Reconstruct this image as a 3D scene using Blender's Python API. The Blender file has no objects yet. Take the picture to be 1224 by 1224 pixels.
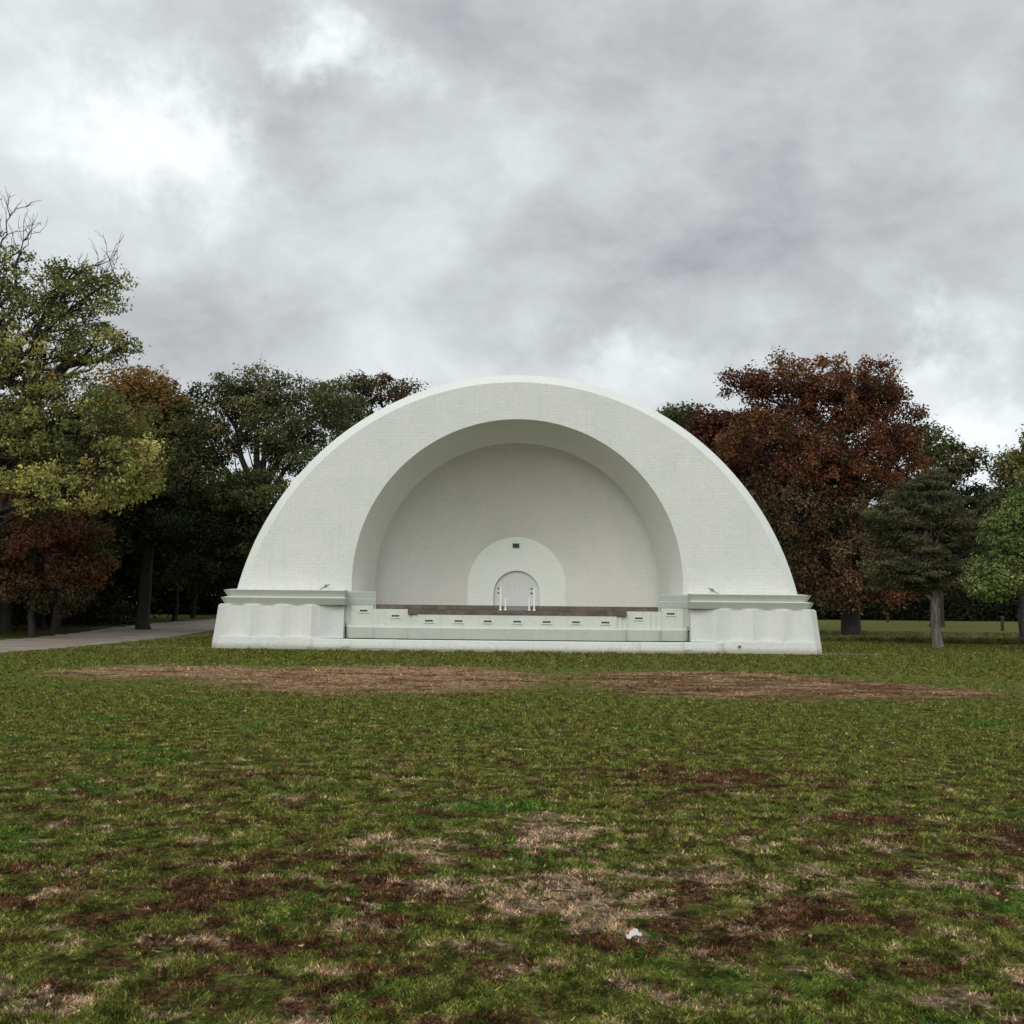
import bpy, math, random
import numpy as np
from mathutils import Matrix, Vector

random.seed(7)
RNG = np.random.default_rng(11)
scene = bpy.context.scene
COL = scene.collection
R = math.radians

# ------------------------------------------------------------------ camera
EYE = Vector((0.0, 0.0, 1.65))
FPX = 1347.0
cam_d = bpy.data.cameras.new('camera')
cam_d.sensor_width = 36.0
cam_d.lens = 36.0 * FPX / 1224.0
cam_d.clip_start = 0.1
cam_d.clip_end = 4000.0
cam = bpy.data.objects.new('camera', cam_d)
COL.objects.link(cam)
CROT = Matrix.Rotation(R(90 + 4.92), 4, 'X') @ Matrix.Rotation(R(0.585), 4, 'Z')
cam.matrix_world = Matrix.Translation(EYE) @ CROT
scene.camera = cam
CR3 = CROT.to_3x3()

def ray(px, py):
    return (CR3 @ Vector(((px - 612.0) / FPX, (612.0 - py) / FPX, -1.0))).normalized()

def at(px, py, Y):
    d = ray(px, py)
    t = (Y - EYE.y) / d.y
    return EYE + d * t

def terrain(x, y):
    t = np.clip((np.asarray(y, float) - 56.0) / 80.0, 0, 1)
    return 0.95 * t * t * (3 - 2 * t) + np.clip(np.asarray(y, float) - 136.0, 0, 1e9) * 0.0015

def tz(y):
    return float(terrain(0, y))

# ------------------------------------------------------------------ tagging
def tag(o, label=None, cat=None, group=None, kind=None):
    if label: o['label'] = label
    if cat: o['category'] = cat
    if group: o['group'] = group
    if kind: o['kind'] = kind
    return o

def empty(name, loc=(0, 0, 0)):
    o = bpy.data.objects.new(name, None)
    o.location = loc
    o.empty_display_size = 0.3
    COL.objects.link(o)
    return o

# ------------------------------------------------------------------ node helpers
def new_mat(name):
    m = bpy.data.materials.new(name)
    m.use_nodes = True
    nt = m.node_tree
    nt.nodes.clear()
    out = nt.nodes.new('ShaderNodeOutputMaterial')
    return m, nt, out

class N:
    """small wrapper for shader math"""
    def __init__(s, nt): s.nt = nt
    def node(s, t, **kw):
        n = s.nt.nodes.new(t)
        for k, v in kw.items(): setattr(n, k, v)
        return n
    def put(s, sock, v):
        if isinstance(v, bpy.types.NodeSocket): s.nt.links.new(v, sock)
        else: sock.default_value = v
    def math(s, op, a, b=0.0, c=0.0, clamp=False):
        n = s.node('ShaderNodeMath', operation=op, use_clamp=clamp)
        s.put(n.inputs[0], a); s.put(n.inputs[1], b); s.put(n.inputs[2], c)
        return n.outputs[0]
    def vec(s, op, a, b=(0, 0, 0)):
        n = s.node('ShaderNodeVectorMath', operation=op)
        s.put(n.inputs[0], a); s.put(n.inputs[1], b)
        return n.outputs['Value'] if op in ('LENGTH', 'DOT_PRODUCT', 'DISTANCE') else n.outputs[0]
    def scale(s, a, f):
        n = s.node('ShaderNodeVectorMath', operation='SCALE')
        s.put(n.inputs[0], a); s.put(n.inputs['Scale'], f)
        return n.outputs[0]
    def noise(s, v, scale, detail=4, rough=0.55, dist=0.0, col=False):
        n = s.node('ShaderNodeTexNoise')
        s.put(n.inputs['Vector'], v)
        n.inputs['Scale'].default_value = scale
        n.inputs['Detail'].default_value = detail
        n.inputs['Roughness'].default_value = rough
        n.inputs['Distortion'].default_value = dist
        return n.outputs['Color' if col else 'Fac']
    def mapr(s, v, a, b, c=0.0, d=1.0, smooth=True):
        n = s.node('ShaderNodeMapRange')
        if smooth: n.interpolation_type = 'SMOOTHSTEP'
        s.put(n.inputs[0], v)
        for i, q in zip((1, 2, 3, 4), (a, b, c, d)): s.put(n.inputs[i], q)
        return n.outputs[0]
    def mix(s, f, a, b, blend='MIX'):
        n = s.node('ShaderNodeMix', data_type='RGBA', blend_type=blend)
        s.put(n.inputs[0], f)
        s.put(n.inputs[6], a if isinstance(a, bpy.types.NodeSocket) else (*a, 1))
        s.put(n.inputs[7], b if isinstance(b, bpy.types.NodeSocket) else (*b, 1))
        return n.outputs[2]
    def link(s, a, b): s.nt.links.new(a, b)

def srgb(r, g, b):
    f = lambda c: (c / 255 / 12.92) if c / 255 <= 0.04045 else ((c / 255 + 0.055) / 1.055) ** 2.4
    return (f(r), f(g), f(b))

# ------------------------------------------------------------------ world: overcast sky
SUN_EL, SUN_ROT = R(24), R(192)
def build_world():
    w = bpy.data.worlds.new('World')
    scene.world = w
    w.use_nodes = True
    w.cycles.sampling_method = 'MANUAL'
    w.cycles.sample_map_resolution = 256
    nt = w.node_tree
    nt.nodes.clear()
    n = N(nt)
    out = n.node('ShaderNodeOutputWorld')
    bg = n.node('ShaderNodeBackground')
    n.link(bg.outputs[0], out.inputs[0])
    bg.inputs['Strength'].default_value = 0.1
    sky = n.node('ShaderNodeTexSky', sky_type='NISHITA')
    sky.sun_disc = False
    sky.sun_elevation = SUN_EL
    sky.sun_rotation = SUN_ROT
    sky.air_density = 1.0
    sky.dust_density = 2.0
    tc = n.node('ShaderNodeTexCoord')
    d = n.vec('NORMALIZE', tc.outputs['Generated'])
    sep = n.node('ShaderNodeSeparateXYZ'); n.link(d, sep.inputs[0])
    mp = n.node('ShaderNodeMapping'); n.link(d, mp.inputs[0])
    mp.inputs['Rotation'].default_value = (0, R(28), 0)
    mp.inputs['Scale'].default_value = (1.0, 1.0, 1.7)
    big = n.noise(mp.outputs[0], 4.0, 6, 0.54, 0.28)
    med = n.noise(mp.outputs[0], 10.0, 6, 0.64, 0.3)
    val = n.math('MULTIPLY_ADD', n.math('SUBTRACT', big, 0.5), 0.78, 0.665)
    val = n.math('MULTIPLY_ADD', n.math('SUBTRACT', med, 0.5), 0.34, val)
    # broad openings and thicker banks of the cloud layer, fixed in the sky
    blobs = [(405, 75, 50, 34, .50), (165, 150, 75, 34, .27), (225, 205, 55, 38, .28), (40, 90, 90, 70, .12), (590, 155, 34, 26, .10),
             (450, 280, 110, 60, .10), (90, 230, 120, 60, .05), (1085, 435, 38, 24, .28), (1190, 530, 80, 40, .36), (760, 468, 80, 24, .15),
             (560, 430, 130, 34, .06), (300, 330, 120, 60, .03), (325, 150, 50, 60, -.14), (760, 130, 220, 80, -.04),
             (960, 310, 200, 70, -.13), (640, 240, 50, 50, -.07), (1100, 160, 120, 120, -.02), (250, 400, 150, 40, -.06),
             (760, 380, 110, 34, -.11), (500, 60, 50, 40, -.05), (1140, 390, 120, 30, -.06)]
    warp = n.scale(n.vec('SUBTRACT', n.noise(d, 9.0, 5, 0.62, 0.0, col=True), (.5, .5, .5)), 0.20)
    dw = n.vec('ADD', d, warp)
    for (px, py, sx, sy, a) in blobs:
        c = ray(px, py)
        df = n.vec('SUBTRACT', dw, tuple(c))
        df = n.vec('MULTIPLY', df, (FPX / sx, FPX / sx, FPX / sy))
        g = n.math('EXPONENT', n.math('MULTIPLY', n.vec('DOT_PRODUCT', df, df), -0.5))
        val = n.math('MULTIPLY_ADD', g, a, val)
    # overcast luminance: brighter overhead and on the sun's side, behind the viewer
    zen = n.mapr(sep.outputs[2], 0.50, 0.95, 0.0, 1.0)
    back = n.mapr(sep.outputs[1], 0.45, -0.7, 0.0, 1.0)
    val = n.math('MINIMUM', n.math('MAXIMUM', val, 0.28), 1.05)
    gain = n.math('ADD', 1.0, n.math('ADD', n.math('MULTIPLY', zen, 0.15), n.math('MULTIPLY', back, 0.40)))
    val = n.math('MULTIPLY', val, gain)
    tint = n.mix(n.mapr(val, 0.3, 0.9), (0.955, 1.0, 1.05), (0.965, 1.012, 1.03))
    cl = n.scale(tint, n.math('MULTIPLY', val, 10.0))
    lo = n.mapr(sep.outputs[2], -0.02, 0.01, 0.0, 1.0)
    clo = n.mix(lo, (0.6, 0.6, 0.55), cl)
    fin = n.mix(0.975, sky.outputs[0], clo)
    n.link(fin, bg.inputs['Color'])
build_world()

sun_d = bpy.data.lights.new('sun', 'SUN')
sun_d.energy = 1.1
sun_d.angle = R(35)
sun_d.color = (1.0, 0.98, 0.945)
sun = bpy.data.objects.new('sun', sun_d)
COL.objects.link(sun)
sd = Vector((math.sin(SUN_ROT) * math.cos(SUN_EL), math.cos(SUN_ROT) * math.cos(SUN_EL), math.sin(SUN_EL)))
sun.rotation_euler = sd.to_track_quat('Z', 'Y').to_euler()
sun.location = (0, -20, 40)

# ------------------------------------------------------------------ materials
def wall_mat(name, base, stain=0.0, brick=1.0, tint2=None, rough=0.75):
    m, nt, out = new_mat(name)
    n = N(nt)
    b = n.node('ShaderNodeBsdfPrincipled')
    n.link(b.outputs[0], out.inputs[0])
    geo = n.node('ShaderNodeNewGeometry')
    pos = geo.outputs['Position']
    sep = n.node('ShaderNodeSeparateXYZ'); n.link(pos, sep.inputs[0])
    cm = n.node('ShaderNodeCombineXYZ')
    n.link(sep.outputs[0], cm.inputs[0]); n.link(sep.outputs[2], cm.inputs[1])
    bt = n.node('ShaderNodeTexBrick')
    n.link(cm.outputs[0], bt.inputs['Vector'])
    bt.inputs['Scale'].default_value = 1.0
    bt.inputs['Brick Width'].default_value = 0.40
    bt.inputs['Row Height'].default_value = 0.135
    bt.inputs['Mortar Size'].default_value = 0.012
    bt.inputs['Mortar Smooth'].default_value = 0.6
    bt.inputs['Color1'].default_value = (1, 1, 1, 1)
    bt.inputs['Color2'].default_value = (0.95, 0.955, 0.95, 1)
    bt.inputs['Mortar'].default_value = (0.84, 0.85, 0.84, 1)
    n1 = n.noise(pos, 0.8, 5, 0.6)
    n2 = n.noise(pos, 9.0, 4, 0.65)
    st = n.vec('MULTIPLY', pos, (6.0, 6.0, 0.35))
    n3 = n.noise(st, 1.0, 5, 0.6)
    t2 = tint2 or (base[0] * 0.93, base[1] * 0.985, base[2] * 0.95)
    c = n.mix(n.mapr(n1, 0.35, 0.65), base, t2)
    c = n.mix(brick, c, bt.outputs['Color'], 'MULTIPLY')
    c = n.mix(n.mapr(n2, 0.42, 0.68, 0, 0.26), c, (base[0] * .72, base[1] * .72, base[2] * .70))
    c = n.mix(n.mapr(n3, 0.52, 0.80, 0, 0.10 + stain), c, (base[0] * .70, base[1] * .70, base[2] * .60))
    # splash dirt just above the soil line
    low = n.mapr(n.math('ADD', sep.outputs[2], n.math('MULTIPLY', n2, -0.15)), -0.05, 0.20, 0.75, 0.0)
    c = n.mix(low, c, (0.30, 0.28, 0.22))
    n.link(c, b.inputs['Base Color'])
    b.inputs['Roughness'].default_value = rough
    b.inputs['Specular IOR Level'].default_value = 0.25
    bp = n.node('ShaderNodeBump')
    bp.inputs['Strength'].default_value = 0.35
    bp.inputs['Distance'].default_value = 0.01
    hh = n.math('ADD', n.math('MULTIPLY', bt.outputs['Fac'], -0.8 * brick), n.math('MULTIPLY', n2, 0.5))
    n.link(hh, bp.inputs['Height'])
    n.link(bp.outputs[0], b.inputs['Normal'])
    return m

def plain_mat(name, base, var=0.25, rough=0.6, metal=0.0, scale=8.0):
    m, nt, out = new_mat(name)
    n = N(nt)
    b = n.node('ShaderNodeBsdfPrincipled')
    n.link(b.outputs[0], out.inputs[0])
    tc = n.node('ShaderNodeTexCoord')
    f = n.noise(tc.outputs['Object'], scale, 5, 0.6)
    c = n.mix(n.mapr(f, 0.3, 0.7), tuple(x * (1 - var) for x in base), tuple(min(1, x * (1 + var)) for x in base))
    n.link(c, b.inputs['Base Color'])
    b.inputs['Roughness'].default_value = rough
    b.inputs['Metallic'].default_value = metal
    bp = n.node('ShaderNodeBump'); bp.inputs['Strength'].default_value = 0.2; bp.inputs['Distance'].default_value = 0.01
    n.link(f, bp.inputs['Height']); n.link(bp.outputs[0], b.inputs['Normal'])
    return m

M = {}
M['paint'] = wall_mat('white_painted_brick', (0.72, 0.715, 0.68), 0.12, 0.8, (0.665, 0.69, 0.65))
M['rim'] = wall_mat('white_painted_coping', (0.77, 0.775, 0.735), 0.10, 0.0)
M['inner'] = wall_mat('warm_white_plaster', (0.79, 0.78, 0.73), 0.06, 0.6, (0.75, 0.75, 0.705))
M['reveal'] = wall_mat('reveal_plaster', (0.87, 0.845, 0.80), 0.03, 0.2)
M['niche'] = wall_mat('niche_grey_white', (0.70, 0.71, 0.69), 0.04, 0.2)
M['back'] = wall_mat('back_wall_paint', (0.84, 0.85, 0.81), 0.03, 0.5)
M['block'] = wall_mat('white_cast_concrete', (0.70, 0.70, 0.665), 0.14, 0.0, (0.66, 0.68, 0.645))
M['cornice'] = wall_mat('shaded_cornice_concrete', (0.53, 0.54, 0.50), 0.10, 0.0)  # darker tone carries the painted shade of the outward-leaning bands
M['front'] = wall_mat('pale_green_concrete', (0.65, 0.67, 0.59), 0.30, 0.0, (0.60, 0.65, 0.575))
M['curb'] = wall_mat('white_curb_concrete', (0.75, 0.755, 0.72), 0.08, 0.0)
M['footing'] = wall_mat('grey_footing', (0.33, 0.33, 0.29), 0.1, 0.0)
M['fascia'] = plain_mat('brown_fascia', (0.118, 0.093, 0.072), 0.3, 0.8, 0, 3.0)
M['deck'] = plain_mat('stage_deck', (0.30, 0.28, 0.25), 0.2, 0.8, 0, 2.0)
M['slot'] = plain_mat('dark_slot', (0.02, 0.022, 0.02), 0.3, 0.6)
M['plate'] = plain_mat('vent_plate', (0.60, 0.63, 0.55), 0.05, 0.6)
M['stain'] = plain_mat('yellowed_paint', (0.66, 0.66, 0.44), 0.12, 0.8, 0, 6)
M['rail'] = plain_mat('white_rail_paint', (0.86, 0.85, 0.82), 0.05, 0.4)
M['bracket'] = plain_mat('dark_bracket', (0.10, 0.10, 0.09), 0.2, 0.5)
M['steel'] = plain_mat('weathered_steel', (0.25, 0.25, 0.24), 0.3, 0.5, 0.3)
M['step'] = plain_mat('grey_step', (0.20, 0.215, 0.21), 0.2, 0.7)
M['roof'] = plain_mat('roof_membrane', (0.55, 0.56, 0.54), 0.15, 0.8, 0, 1.0)
M['black'] = plain_mat('black_box', (0.015, 0.015, 0.015), 0.2, 0.5)
M['postwood'] = plain_mat('dark_post_wood', (0.03, 0.026, 0.022), 0.3, 0.8)
M['paper'] = plain_mat('white_paper', (0.62, 0.58, 0.53), 0.06, 0.7, 0, 40)

def bark_mat(name, c):
    m, nt, out = new_mat(name)
    n = N(nt)
    b = n.node('ShaderNodeBsdfPrincipled'); n.link(b.outputs[0], out.inputs[0])
    tc = n.node('ShaderNodeTexCoord')
    v = n.vec('MULTIPLY', tc.outputs['Object'], (9, 9, 1.6))
    f = n.noise(v, 1.2, 6, 0.65, 0.4)
    c2 = n.mix(n.mapr(f, 0.35, 0.65), tuple(x * .45 for x in c), tuple(x * 1.35 for x in c))
    n.link(c2, b.inputs['Base Color'])
    b.inputs['Roughness'].default_value = 0.9
    bp = n.node('ShaderNodeBump'); bp.inputs['Strength'].default_value = 0.8; bp.inputs['Distance'].default_value = 0.04
    n.link(f, bp.inputs['Height']); n.link(bp.outputs[0], b.inputs['Normal'])
    return m
M['bark'] = bark_mat('dark_bark', (0.030, 0.024, 0.020))
M['bark_shade'] = bark_mat('shaded_dark_bark', (0.014, 0.011, 0.010))  # bark with the woodland shade put into its colour
M['bark_light'] = bark_mat('grey_brown_bark', (0.17, 0.145, 0.125))

def leaf_mat(name):
    m, nt, out = new_mat(name)
    n = N(nt)
    at_ = n.node('ShaderNodeAttribute', attribute_name='tint')
    d = n.node('ShaderNodeBsdfPrincipled')
    d.inputs['Roughness'].default_value = 0.6
    d.inputs['Specular IOR Level'].default_value = 0.08
    t = n.node('ShaderNodeBsdfTranslucent')
    n.link(at_.outputs['Color'], d.inputs['Base Color'])
    tcol = n.mix(1.0, at_.outputs['Color'], (1.15, 1.2, 0.7), 'MULTIPLY')
    n.link(tcol, t.inputs['Color'])
    mx = n.node('ShaderNodeMixShader'); mx.inputs[0].default_value = 0.22
    n.link(d.outputs[0], mx.inputs[1]); n.link(t.outputs[0], mx.inputs[2])
    n.link(mx.outputs[0], out.inputs[0])
    return m
M['leaf'] = leaf_mat('foliage')

# ------------------------------------------------------------------ mesh helpers
def np_mesh(name, verts, faces, mat, parent=None, tint=None, smooth=False, mats=None):
    """verts (n,3), faces (m,k) arrays -> object"""
    verts = np.ascontiguousarray(verts, dtype=np.float32)
    faces = np.ascontiguousarray(faces, dtype=np.int32)
    me = bpy.data.meshes.new(name)
    k = faces.shape[1]
    me.vertices.add(len(verts)); me.vertices.foreach_set('co', verts.ravel())
    me.loops.add(faces.size); me.loops.foreach_set('vertex_index', faces.ravel())
    me.polygons.add(len(faces))
    me.polygons.foreach_set('loop_start', np.arange(0, faces.size, k, dtype=np.int32))
    try: me.polygons.foreach_set('loop_total', np.full(len(faces), k, dtype=np.int32))
    except Exception: pass
    if smooth: me.polygons.foreach_set('use_smooth', np.ones(len(faces), dtype=bool))
    me.update(calc_edges=True)
    if tint is not None:
        a = me.color_attributes.new('tint', 'FLOAT_COLOR', 'POINT')
        rgba = np.ones((len(verts), 4), np.float32); rgba[:, :3] = tint
        a.data.foreach_set('color', rgba.ravel())
    me.materials.append(mat)
    o = bpy.data.objects.new(name, me)
    COL.objects.link(o)
    if parent is not None: o.parent = parent
    return o

class MB:
    def __init__(s): s.v = []; s.f = []
    def quadstrip(s, A, B, close=False):
        """two equally long polylines -> quads"""
        i0 = len(s.v); n = len(A)
        s.v += [tuple(p) for p in A] + [tuple(p) for p in B]
        m = n if close else n - 1
        for i in range(m):
            j = (i + 1) % n
            s.f.append((i0 + i, i0 + j, i0 + n + j, i0 + n + i))
    def ngon(s, P, flip=False):
        i0 = len(s.v); s.v += [tuple(p) for p in P]
        ids = list(range(i0, i0 + len(P)))
        s.f.append(tuple(ids[::-1] if flip else ids))
    def box(s, x0, x1, y0, y1, z0, z1):
        i = len(s.v)
        s.v += [(x0, y0, z0), (x1, y0, z0), (x1, y1, z0), (x0, y1, z0), (x0, y0, z1), (x1, y0, z1), (x1, y1, z1), (x0, y1, z1)]
        for q in ((0, 3, 2, 1), (4, 5, 6, 7), (0, 1, 5, 4), (1, 2, 6, 5), (2, 3, 7, 6), (3, 0, 4, 7)):
            s.f.append(tuple(i + k for k in q))
    def loft(s, layers, cap=True):
        """layers: list of (plan points [(x,y)], z); z may be a list per point"""
        rings = []
        for P, z in layers:
            rings.append([(p[0], p[1], z) for p in P])
        for a, b in zip(rings[:-1], rings[1:]): s.quadstrip(a, b, True)
        if cap:
            s.ngon(rings[0], True); s.ngon(rings[-1])
    def tube(s, pts, rad, sides=8, cap=True):
        pts = [Vector(p) for p in pts]
        rr = rad if isinstance(rad, (list, tuple)) else [rad] * len(pts)
        rings = []
        for i, p in enumerate(pts):
            t = (pts[min(i + 1, len(pts) - 1)] - pts[max(i - 1, 0)]).normalized()
            u = t.orthogonal().normalized(); w = t.cross(u)
            rings.append([tuple(p + (u * math.cos(a) + w * math.sin(a)) * rr[i]) for a in [2 * math.pi * k / sides for k in range(sides)]])
        for a, b in zip(rings[:-1], rings[1:]): s.quadstrip(a, b, True)
        if cap: s.ngon(rings[0]); s.ngon(rings[-1])
    def mirror(s, X0):
        """append mirror image about x = X0"""
        i0 = len(s.v)
        s.v += [(2 * X0 - x, y, z) for (x, y, z) in s.v[:i0]]
        s.f += [tuple(i0 + k for k in f[::-1]) for f in s.f[:]]
    def build(s, name, mat, parent=None, bevel=0.0, smooth=False, loc=(0, 0, 0)):
        me = bpy.data.meshes.new(name)
        me.from_pydata([Vector(v) - Vector(loc) for v in s.v], [], s.f)
        import bmesh
        bm = bmesh.new(); bm.from_mesh(me)
        bmesh.ops.remove_doubles(bm, verts=bm.verts, dist=1e-5)
        bmesh.ops.recalc_face_normals(bm, faces=bm.faces)
        if smooth:
            for f in bm.faces: f.smooth = True
            for e in bm.edges:
                if len(e.link_faces) == 2 and e.calc_face_angle(0) > R(22): e.smooth = False
        bm.to_mesh(me); bm.free()
        me.materials.append(mat)
        o = bpy.data.objects.new(name, me)
        o.location = loc
        COL.objects.link(o)
        if parent is not None:
            o.parent = parent
        if bevel > 0:
            md = o.modifiers.new('bevel', 'BEVEL'); md.width = bevel; md.segments = 2; md.limit_method = 'ANGLE'
            md.angle_limit = R(40)
        return o

# ------------------------------------------------------------------ the bandshell
X0 = 0.25
shell = empty('bandshell', (0, 0, 0))
tag(shell, 'white half-round concert bandshell with stepped stage front and fluted side blocks on the lawn', 'bandshell')

NA = 128
def arc(Rr, cz, z0, Y):
    """circle segment standing on height z0 (centre below)"""
    a0 = math.asin((z0 - cz) / Rr)
    return [(X0 - Rr * math.cos(a), Y, cz + Rr * math.sin(a)) for a in [a0 + (math.pi - 2 * a0) * i / (NA - 1) for i in range(NA)]]
def stilt(Rr, cz, z0, Y):
    """semicircle with straight legs down to z0, NA points"""
    k = 6
    left = [(X0 - Rr, Y, z0 + (cz - z0) * i / k) for i in range(k)]
    m = NA - 2 * k
    mid = [(X0 - Rr * math.cos(a), Y, cz + Rr * math.sin(a)) for a in [math.pi * i / (m - 1) for i in range(m)]]
    right = [(X0 + Rr, Y, z0 + (cz - z0) * (k - 1 - i) / k) for i in range(k)]
    return left + mid + right

FY = 45.6
ZB = 2.28
a = MB()
outer_f = arc(11.37, -0.45, ZB, FY)
inner_f = stilt(6.69, 2.70, ZB, FY)
a.quadstrip(outer_f, inner_f)
a.build('arch_front', M['paint'], shell)

r = MB()
rim0 = arc(11.37, -0.45, ZB, FY)
rim1 = arc(11.76, -0.45, ZB, FY + 0.45)
r.quadstrip(rim0, rim1)
r.build('coping', M['rim'], shell, smooth=True)
v = MB()
v0 = arc(11.76, -0.45, ZB, FY + 0.45)
v1 = arc(11.76, -0.45, ZB, FY + 0.9)
v2 = arc(11.45, -0.45, ZB, FY + 0.9)
v3 = arc(11.45, -0.45, ZB, FY + 10.5)
v.quadstrip(v0, v1); v.quadstrip(v1, v2); v.quadstrip(v2, v3); v.ngon(v3)
v.build('vault_roof', M['roof'], shell, smooth=True)

rv = MB()
rv0 = stilt(6.69, 2.70, ZB - 0.1, FY)
LY = FY + 2.8
rv1 = stilt(6.10, 2.74, 1.70, LY)
rv2 = stilt(6.10, 2.74, 1.70, LY + 0.14)
rv3 = stilt(6.95, 2.74, 1.70, LY + 0.14)
rv.quadstrip(rv0, rv1); rv.quadstrip(rv1, rv2); rv.quadstrip(rv2, rv3)
rv.build('arch_reveal', M['reveal'], shell, smooth=True)

s = MB()
BY = 53.0
prev = None
for i in range(21):
    t = i / 20
    ang = t * 1.25
    Rr = 2.29 + (6.95 - 2.29) * (1 - (t ** 1.45))
    Y = LY + 0.14 + (BY - LY - 0.14) * t
    cur = stilt(Rr, 2.74, 1.70, Y)
    if prev: s.quadstrip(prev, cur)
    prev = cur
s.build('acoustic_shell', M['inner'], shell, smooth=True)

b = MB()
b.quadstrip(stilt(2.29, 2.74, 1.70, BY), stilt(1.08, 2.37, 1.70, BY))
b.build('back_wall', M['back'], shell)
nb = MB()
nb.quadstrip(stilt(1.08, 2.37, 1.70, BY), stilt(1.06, 2.37, 1.70, BY + 0.22))
nb.ngon(stilt(1.06, 2.37, 1.70, BY + 0.22))
nb.build('back_niche', M['niche'], shell, smooth=True)
bx = MB()
bx.box(X0 - 0.20, X0 + 0.10, BY - 0.10, BY - 0.002, 4.53, 4.71)
bx.box(X0 - 0.215, X0 + 0.115, BY - 0.12, BY - 0.10, 4.69, 4.72)
bx.build('wall_speaker', M['black'], shell, 0.008)

# side blocks
YF = 44.6
def wing_plan(W, dy, fd, xin=6.93, inner_back=0.75, cham=0.36, n=9):
    """left block outline (x relative to the axis, negative)"""
    yf = YF + dy
    P = [(-W, yf + 6.0), (-W, yf + 0.55)]
    P.append((-W + cham, yf))
    xs = [-W + cham, -10.5, -9.31, -8.12]
    for a_, b_ in zip(xs[:-1], xs[1:]):
        for i in range(1, n + 1):
            t = i / n
            P.append((a_ + (b_ - a_) * t, yf + fd * math.sin(math.pi * t)))
    for i in range(1, n + 1):
        t = i / n
        P.append((-8.12 + (8.12 - xin) * t, yf + inner_back * t * 0.75 + fd * 0.7 * math.sin(math.pi * t)))
    P.append((-xin, yf + 1.6))
    P.append((-xin, yf + 6.0))
    return [(X0 + x, y) for x, y in P]
def band_plan(W, dy, xin=6.85, back=6.0):
    yf = YF + dy
    P = [(-W, yf + back), (-W, yf + 0.45), (-W + 0.25, yf), (-xin, yf), (-xin, yf + back)]
    return [(X0 + x, y) for x, y in P]

def mk(fn, name, mat, parent, bevel, smooth=False):
    outs = []
    for side in (0, 1):
        m = MB(); fn(m)
        if side:
            m.v = [(2 * X0 - x, y, z) for (x, y, z) in m.v]
            m.f = [f[::-1] for f in m.f]
        outs.append(m.build(name, mat, parent[side] if isinstance(parent, list) else parent, bevel, smooth))
    return outs

def f_block(m):
    m.loft([(wing_plan(12.18, 0.0, 0.0), -0.2), (wing_plan(12.16, 0.0, 0.0), 0.0), (wing_plan(12.11, 0.02, 0.0), 0.44),
            (wing_plan(12.10, 0.03, 0.20), 0.475), (wing_plan(11.95, 0.09, 0.20), 1.70), (wing_plan(11.88, 0.22, 0.0), 1.76)])
blocks = mk(f_block, 'side_block', M['block'], shell, 0.0, True)
def f_c2(m):
    m.loft([(band_plan(11.70, 0.24), 1.74), (band_plan(11.84, 0.07), 2.00)])
def f_c1(m):
    m.loft([(band_plan(11.60, 0.22), 2.055), (band_plan(11.74, 0.05), 2.30)])
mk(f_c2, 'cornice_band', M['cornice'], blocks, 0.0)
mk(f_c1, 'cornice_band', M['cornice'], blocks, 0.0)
# sloping ledges above each cornice band; sky light put into their brighter colour
def f_l1(m):
    m.loft([(band_plan(11.84, 0.07), 2.001), (band_plan(11.60, 0.222), 2.054)])
def f_l2(m):
    m.loft([(band_plan(11.74, 0.05), 2.301), (band_plan(11.50, 0.50), 2.345)])
mk(f_l1, 'cornice_ledge', M['curb'], blocks, 0.0)
mk(f_l2, 'cornice_ledge', M['curb'], blocks, 0.0)
# piers beside the stage opening
def pier_plan(dy, x0=6.95, x1=5.68):
    return [(X0 - x0, YF + 2.4), (X0 - x0, YF + 0.78 + dy), (X0 - x1, YF + 0.78 + dy), (X0 - x1 - 0.25, YF + 2.52)]
def f_pier(m):
    m.loft([(pier_plan(0.10), 1.0), (pier_plan(0.10), 1.745), (pier_plan(0.06), 1.76), (pier_plan(0.0), 2.0), (pier_plan(0.08), 2.04),
            (pier_plan(0.06), 2.05), (pier_plan(0.0), 2.255), (pier_plan(0.25), 2.30)])
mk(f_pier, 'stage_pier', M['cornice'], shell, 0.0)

# stepped vent wall, lower band and planter curb: plan polylines extruded
def mirror_plan(P):
    return P + [(-x, y) for x, y in P[::-1]]
def wall_from(P, z0, z1, thick=0.4, m=None, batter=0.0):
    m = m or MB()
    A = [(X0 + x, y, z0) for x, y in P]; B = [(X0 + x, y + batter, z1) for x, y in P]
    C = [(X0 + x, y + thick, z1) for x, y in P]
    m.quadstrip(A, B); m.quadstrip(B, C)
    return m
Yc, Yk, Yo = 44.86, 45.14, 45.42
st_outer = [(-6.95, Yo + .16), (-6.82, Yo + .16), (-6.82, Yo + .07), (-6.66, Yo + .07), (-6.66, Yo), (-5.76, Yo)]
st_flank = [(-5.76, Yk + .18), (-5.54, Yk + .18), (-5.54, Yk + .09), (-5.32, Yk + .09), (-5.32, Yk), (-4.36, Yk)]
st_mid = [(-4.36, Yc + .18), (-4.16, Yc + .18), (-4.16, Yc + .09), (-3.95, Yc + .09), (-3.95, Yc)]
w_ = MB()
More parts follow.
